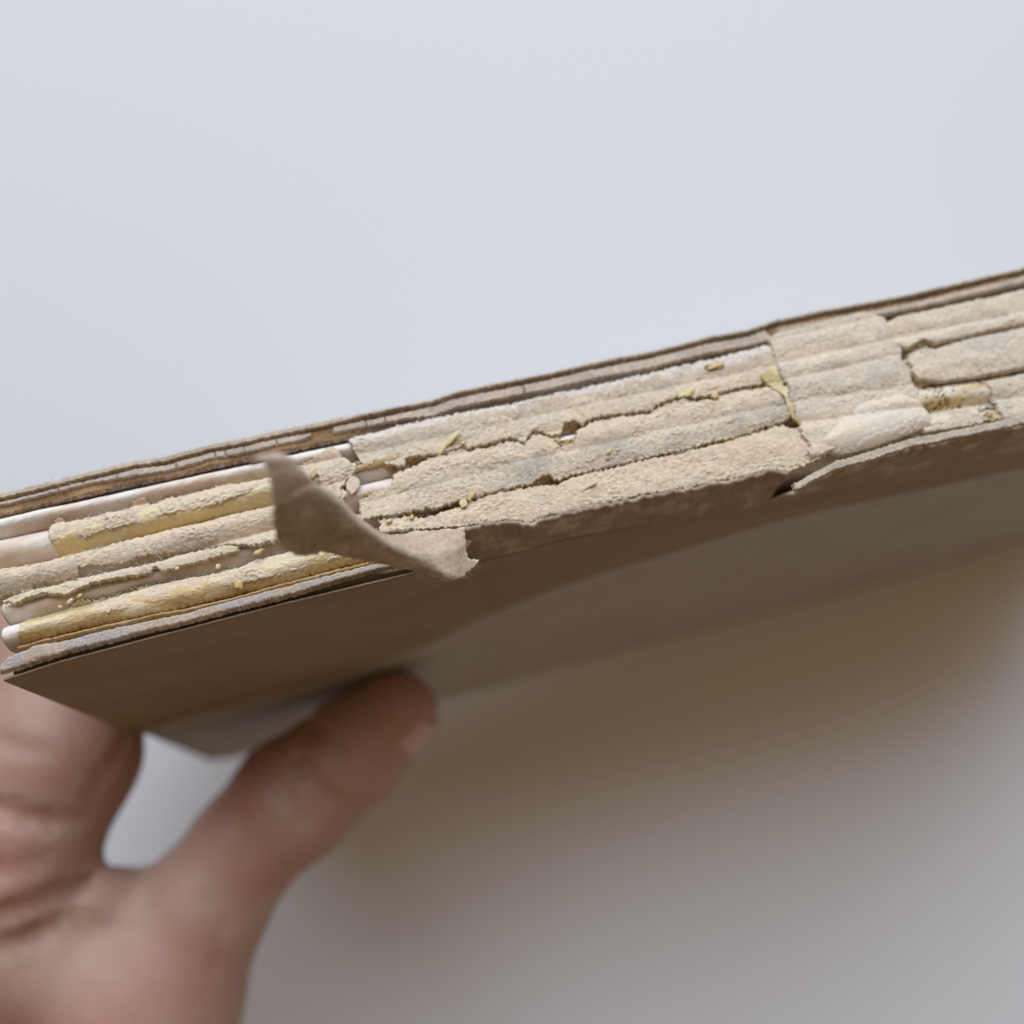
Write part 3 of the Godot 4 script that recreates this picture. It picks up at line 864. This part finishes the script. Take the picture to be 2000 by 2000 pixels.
	layer(book, "spine_lining", "liningF", "lining_paper", mid.merged({"seed": 17.0, "stained": 0.95, "stain_from": 0.05, "stain_to": 0.55, "holes": [[80.82, 11.98, 0.25, 0.14]]}, true))
	layer(book, "spine_lining", "liningG", "lining_paper", mid.merged({"seed": 18.0, "stained": 0.0, "patches": pink}, true))
	var right := mid.merged({"drape": 0.16, "lift": 0.5, "rag": 0.12, "step": 0.14, "bumps": 0.14, "colour": pale, "stain": Color(0.58, 0.52, 0.425), "stained": 0.6, "stain_from": -0.3, "stain_to": 1.3, "rim_width": 0.0}, true)
	layer(book, "spine_lining", "liningH", "lining_paper", right.merged({"seed": 19.0, "lift": 0.62}, true))
	layer(book, "spine_lining", "liningI", "lining_paper", right.merged({"seed": 20.0, "stained": 0.2, "to_end": true}, true))
	layer(book, "spine_lining", "liningM", "lining_paper", right.merged({"seed": 21.0, "to_end": true}, true))
	layer(book, "spine_lining", "liningN", "lining_paper", right.merged({"seed": 22.0, "lift": 0.25, "to_end": true}, true))
	layer(book, "spine_lining", "liningP", "lining_paper", right.merged({"seed": 23.0, "lift": 0.0, "stained": 0.3}, true))
	layer(book, "paste_lump", "lumpJ", "page_paper", {"drape": 0.2, "lift": 0.15, "thick": 0.05, "dome": 1.35, "soft": 1.5, "bumps": 0.06, "rag": 0.03, "colour": Color(0.66, 0.575, 0.46), "patches": Color(0.70, 0.575, 0.43), "plies": 0.08, "seed": 24.0})
	for d in [[46.56, 16.34, 2.2, 2.0], [44.53, 15.09, 2.1, 1.7], [43.82, 15.78, 1.2, 0.9]]:
		chip(book, "lining_scrap", d[0], d[1], 0.35, d[2], d[3], rng.randf() * 90.0, 0.12, Color(0.74, 0.58, 0.41), "lining_paper")
	# the lower hinge
	layer(book, "hinge_lining", "ochre", "pasteboard", {"flat": -0.8, "lift": 0.0, "thick": 0.5, "rag": 0.08, "bumps": 0.08, "soft": 0.25, "colour": Color(0.54, 0.34, 0.14), "patches": Color(0.60, 0.41, 0.20)})
	layer(book, "lower_board_edge", "boardEdge", "pasteboard", {"flat": -0.6, "lift": 0.0, "thick": 0.5, "rag": 0.1, "bumps": 0.13, "soft": 0.3, "colour": Color(0.58, 0.465, 0.35), "patches": Color(0.53, 0.455, 0.40), "stained": 0.9, "stain": Color(0.30, 0.22, 0.14), "stain_from": 0.0, "stain_to": 0.30})
	var edge := Color(0.56, 0.44, 0.33)
	var dark := Color(0.31, 0.222, 0.15)
	var rows := []
	for i in 110:
		var s := lerpf(57.3, 103.7, i / 109.0)
		var y := along(FLAP_RIM, s) + 0.3 * grain.get_noise_2d(s * 0.7, 5.0) + 0.2 * grain.get_noise_2d(s * 2.6, 15.0)
		rows.append([Vector3(s, y - 0.5, 0.15), Vector3(s, y, 0.42), Vector3(s, y - 0.42, 0.2), Vector3(s, lerpf(along(FLAP_RIM, s), along(FLAP_LOW, s), 0.5) - 0.15, -4.5), Vector3(s, along(FLAP_LOW, s), -10.0), Vector3(s, along(FLAP_LOW, s) + 0.35, -12.0)])
	rows.reverse()
	put("hinge_flap", loft(rows, 5, 0.3, dark, edge, edge, 0.025, edge, 1.1, 0.12), mats["cover_paper"], book)
	rows = []
	for i in 110:
		var s := lerpf(103.9, LONG - 1.0, i / 109.0)
		var y := along(RIM_RIGHT, s) + 0.3 * grain.get_noise_2d(s * 0.7, 25.0) + 0.2 * grain.get_noise_2d(s * 2.6, 35.0)
		rows.append([Vector3(s, y - 0.6, -0.1), Vector3(s, y, 0.35), Vector3(s, y - 0.5, 0.0), Vector3(s, lerpf(along(RIM_RIGHT, s), along(FLAP_LOW, s), 0.5) - 0.15, -4.5), Vector3(s, along(FLAP_LOW, s), -10.1), Vector3(s, along(FLAP_LOW, s) + 0.35, -12.0)])
	rows.reverse()
	put("hinge_flap", loft(rows, 5, 0.3, dark, edge, edge, 0.025, edge, 1.1, 0.12), mats["cover_paper"], book)
	layer(book, "torn_hinge_rim", "rimRight", "lining_paper", {"flat": 0.75, "lift": 0.0, "thick": 0.35, "rag": 0.14, "bumps": 0.12, "colour": Color(0.58, 0.47, 0.36), "patches": Color(0.52, 0.42, 0.32), "to_end": true})
	# the strip of hinge that has torn loose and curls away from the spine
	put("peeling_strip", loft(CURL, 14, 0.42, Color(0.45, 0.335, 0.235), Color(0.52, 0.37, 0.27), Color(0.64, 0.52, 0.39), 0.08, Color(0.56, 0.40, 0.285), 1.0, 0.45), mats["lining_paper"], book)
	var tip := put("peeling_strip_tip", loft(TIP, 12, 0.5, Color(0.52, 0.385, 0.285), Color(0.52, 0.385, 0.285), Color(0.60, 0.475, 0.36), 0.09, Color(0, 0, 0, 0), 0.0, 0.45), mats["lining_paper"], book)
	tip.set_meta("label", "pale frayed upper end of the peeling strip")
	for k in FLAKES.size():
		var q: Array = FLAKES[k]
		chip(book, "glue_flake", q[0], q[1], 0.42, q[2], q[3], q[4], 0.2, [Color(0.66, 0.52, 0.26), Color(0.58, 0.42, 0.16), Color(0.68, 0.58, 0.36)][k % 3])
	var fold_hair := Color(0.70, 0.64, 0.58)
	var tan_hair := Color(0.58, 0.48, 0.37)
	hairs(book, [
		[TOP_EDGE, 380, 0.0, 120.0, -1.0, 0.0, 1.0, Color(0.62, 0.52, 0.40)],
		[FOLDS[0], 800, 0.0, 90.0, 0.0, 0.5, 1.0, fold_hair],
		[FOLDS[1], 160, 0.0, 40.0, 0.0, 0.5, -1.0, fold_hair],
		[LAYERS["liningA"][1], 160, 6.5, 36.0, 0.2, 0.4, 1.0, tan_hair],
		[LAYERS["liningB"][0], 160, 0.0, 36.0, 0.2, 0.4, -1.0, tan_hair],
		[LAYERS["liningC"][1], 160, 0.0, 30.0, 0.2, 0.4, 1.0, tan_hair],
		[LAYERS["liningD"][1], 160, 10.0, 36.0, 0.2, 0.4, 1.0, tan_hair],
		[LAYERS["boardEdge"][1], 160, 2.0, 52.0, -0.6, 0.0, 1.0, tan_hair],
		[LAYERS["liningE"][0], 120, 45.0, 90.0, 0.4, 0.0, -1.0, tan_hair],
		[FLAP_RIM, 420, 59.0, 103.0, 0.6, 0.0, 0.3, tan_hair],
		[FLAP_LOW, 200, 59.0, 110.0, -9.9, 0.0, -0.6, tan_hair],
	])


# ---------------------------------------------------------------- the hand

func make_person() -> void:
	var person := Node3D.new()
	person.name = "person"
	person.set_meta("label", "bare hand gripping the end of the book between thumb and fingers")
	person.set_meta("category", "person")
	add_child(person)
	person.position = Vector3(-0.06, 0.09, 0.08)
	var bones := []
	var chain := func(names: Array):
		for k in names.size() - 1:
			bones.append([JOINTS[names[k]][0], JOINTS[names[k + 1]][0], JOINTS[names[k]][1], JOINTS[names[k + 1]][1]])
	chain.call(["thumb_tip", "thumb_mid", "thumb_ip", "thumb_prox", "thumb_mcp", "thumb_cmc", "wrist", "arm"])
	chain.call(["i_tip", "i_dip", "i_pip", "i_mid", "i_mcp"])
	for q in ["m", "r", "l"]:
		chain.call([q + "_tip", q + "_dip", q + "_pip", q + "_mcp"])
	var wrist: Vector3 = JOINTS["wrist"][0]
	for q in [["i_mcp", 10.5], ["m_mcp", 10.5], ["r_mcp", 10.0], ["l_mcp", 9.5]]:
		bones.append([JOINTS[q[0]][0], wrist + Vector3(-4, -2, -12), q[1], 15.0])
	bones.append([JOINTS["i_mcp"][0], JOINTS["m_mcp"][0], 10.0, 10.0])
	bones.append([JOINTS["m_mcp"][0], JOINTS["r_mcp"][0], 10.0, 9.5])
	bones.append([JOINTS["i_mcp"][0] + Vector3(4, 1, 0), JOINTS["thumb_mcp"][0] + Vector3(0, -2, 6), 6.5, 7.5])
	bones.append([JOINTS["i_mcp"][0] + Vector3(0, 0, 12), JOINTS["thumb_cmc"][0], 10.5, 13.0])
	var cell := 1.2
	var lo := Vector3(-138, 8, -16)
	var size := Vector3i(115, 108, 250)
	var field := PackedFloat32Array()
	field.resize(size.x * size.y * size.z)
	field.fill(9.0)
	var ny := size.y
	var nz := size.z
	var soft := 3.2
	for b in bones:
		var p: Vector3 = b[0]
		var q: Vector3 = b[1]
		var reach: float = maxf(b[2], b[3]) + 6.0
		var from := ((p.min(q) - Vector3.ONE * reach - lo) / cell).floor()
		var to := ((p.max(q) + Vector3.ONE * reach - lo) / cell).ceil()
		var pq := q - p
		var inv := 1.0 / maxf(pq.length_squared(), 1e-6)
		for i in range(maxi(0, int(from.x)), mini(size.x - 1, int(to.x)) + 1):
			for j in range(maxi(0, int(from.y)), mini(ny - 1, int(to.y)) + 1):
				var at := (i * ny + j) * nz
				for k in range(maxi(0, int(from.z)), mini(nz - 1, int(to.z)) + 1):
					var x := lo + Vector3(i, j, k) * cell
					var h := clampf((x - p).dot(pq) * inv, 0.0, 1.0)
					var d: float = (x - p - pq * h).length() - lerpf(b[2], b[3], h)
					if d > 8.0:
						continue
					var old := field[at + k]
					var m := maxf(soft - absf(old - d), 0.0) / soft
					field[at + k] = minf(old, d) - m * m * soft * 0.25
	# creases of the skin: the folds over the thumb's joint, the lines across the base of the fingers and the web
	var creases := []
	var ip: Vector3 = JOINTS["thumb_ip"][0]
	for q in SKIN_FOLDS:
		var line := []
		for k in range(2, q.size(), 2):
			# each fold is given from above and laid on the skin
			var x := Vector3(q[k], 112.0, q[k + 1])
			for down in 90:
				var g := ((x - lo) / cell).floor()
				if g.y < 1 or field[(int(g.x) * ny + int(g.y)) * nz + int(g.z)] < 0.0:
					break
				x.y -= 0.8
			line.append(x)
		creases.append([line, q[0], q[1]])
	for cr in creases:
		var line: Array = cr[0]
		for e in line.size() - 1:
			var p: Vector3 = line[e]
			var q: Vector3 = line[e + 1]
			var reach := 4.0
			var from := ((p.min(q) - Vector3.ONE * reach - lo) / cell).floor()
			var to := ((p.max(q) + Vector3.ONE * reach - lo) / cell).ceil()
			var pq := q - p
			for i in range(maxi(0, int(from.x)), mini(size.x - 1, int(to.x)) + 1):
				for j in range(maxi(0, int(from.y)), mini(ny - 1, int(to.y)) + 1):
					for k in range(maxi(0, int(from.z)), mini(nz - 1, int(to.z)) + 1):
						var x := lo + Vector3(i, j, k) * cell
						var h := clampf((x - p).dot(pq) / pq.length_squared(), 0.0, 1.0)
						var d := (x - p - pq * h).length()
						if d < reach:
							var at := (i * ny + j) * nz + k
							field[at] = maxf(field[at], minf(field[at] + cr[1], field[at] + cr[1] * exp(-d * d / (cr[2] * cr[2]))))
	# surface nets
	var v := PackedVector3Array()
	var n := PackedVector3Array()
	var c := PackedColorArray()
	var f := PackedInt32Array()
	var index := {}
	var sx := ny * nz
	var corner := [0, sx, nz, sx + nz, 1, sx + 1, nz + 1, sx + nz + 1]
	var offs := [Vector3(0, 0, 0), Vector3(1, 0, 0), Vector3(0, 1, 0), Vector3(1, 1, 0), Vector3(0, 0, 1), Vector3(1, 0, 1), Vector3(0, 1, 1), Vector3(1, 1, 1)]
	var edges := [[0, 1], [2, 3], [4, 5], [6, 7], [0, 2], [1, 3], [4, 6], [5, 7], [0, 4], [1, 5], [2, 6], [3, 7]]
	for i in size.x - 1:
		for j in ny - 1:
			for k in nz - 1:
				var at := (i * ny + j) * nz + k
				var f0 := field[at]
				if f0 > 4.0 or f0 < -4.0:
					continue
				var neg := 0
				for e in 8:
					if field[at + corner[e]] < 0.0:
						neg += 1
				if neg == 0 or neg == 8:
					continue
				var sum := Vector3.ZERO
				var count := 0
				for e in edges:
					var a: float = field[at + corner[e[0]]]
					var b: float = field[at + corner[e[1]]]
					if (a < 0.0) != (b < 0.0):
						sum += offs[e[0]].lerp(offs[e[1]], a / (a - b))
						count += 1
				var g := Vector3.ZERO
				for e in 8:
					g += (offs[e] - Vector3.ONE * 0.5) * field[at + corner[e]]
				index[at] = v.size()
				var x := lo + (Vector3(i, j, k) + sum / count) * cell
				v.append(x * MM - person.position)
				n.append(g.normalized())
				var red := patch.get_noise_3d(x.x * 0.35, x.y * 0.35, x.z * 0.35)
				var joint := exp(-x.distance_squared_to(ip) / 260.0) + exp(-x.distance_squared_to(JOINTS["thumb_mcp"][0] + Vector3(4, 9, 4)) / 160.0)
				c.append(mix3(Color(0.42, 0.265, 0.195), Color(0.41, 0.205, 0.15), red * 1.3 + 0.12 * joint + 0.2) * (1.0 + 0.08 * grain.get_noise_3d(x.x * 0.6, x.y * 0.6, x.z * 0.6)))
	for at in index:
		var a: bool = field[at] < 0.0
		var k: int = at % nz
		var j: int = (at / nz) % ny
		var i: int = at / sx
		for axis_ in 3:
			var d: int = [sx, nz, 1][axis_]
			var b: bool = field[at + d] < 0.0
			if a == b:
				continue
			var d1: int = [nz, 1, sx][axis_]
			var d2: int = [1, sx, nz][axis_]
			var q := [at, at - d1, at - d1 - d2, at - d2]
			if not (index.has(q[1]) and index.has(q[2]) and index.has(q[3])):
				continue
			var w := [index[q[0]], index[q[1]], index[q[2]], index[q[3]]]
			f.append_array([w[0], w[2], w[1], w[0], w[3], w[2]] if a else [w[0], w[1], w[2], w[0], w[2], w[3]])
	# quads turned the wrong way for their normals are turned round
	for k in range(0, f.size(), 3):
		var p := v[f[k]]
		if (v[f[k + 2]] - p).cross(v[f[k + 1]] - p).dot(n[f[k]] + n[f[k + 1]] + n[f[k + 2]]) < 0.0:
			var swap := f[k + 1]
			f[k + 1] = f[k + 2]
			f[k + 2] = swap
	put("hand", arrays_mesh(v, n, c, f), mats["skin"], person)
	make_nail(person)


func make_nail(person: Node3D) -> void:
	var tip: Vector3 = JOINTS["thumb_tip"][0]
	var axis: Vector3 = (tip - JOINTS["thumb_mid"][0]).normalized()
	var up := Vector3(0.52, 0.28, 0.78)
	up = (up - axis * up.dot(axis)).normalized()
	var side := axis.cross(up)
	var rows := []
	for i in 6:
		var x := lerpf(-8.0, 4.6, i / 5.0)
		var row := []
		for j in 7:
			var a := lerpf(-0.8, 0.8, j / 6.0)
			var r := 7.75 + maxf(0.0, -x) * 0.06 - maxf(0.0, x) * 0.2
			row.append(tip + axis * (x - 1.2 * (a * a) * signf(x)) + (up * cos(a) + side * sin(a)) * r - person.position / MM)
		rows.append(row)
	put("thumbnail", loft(rows, 3, 0.35, Color.WHITE, Color.WHITE, Color.WHITE, 0.0), mats["nail"], person)
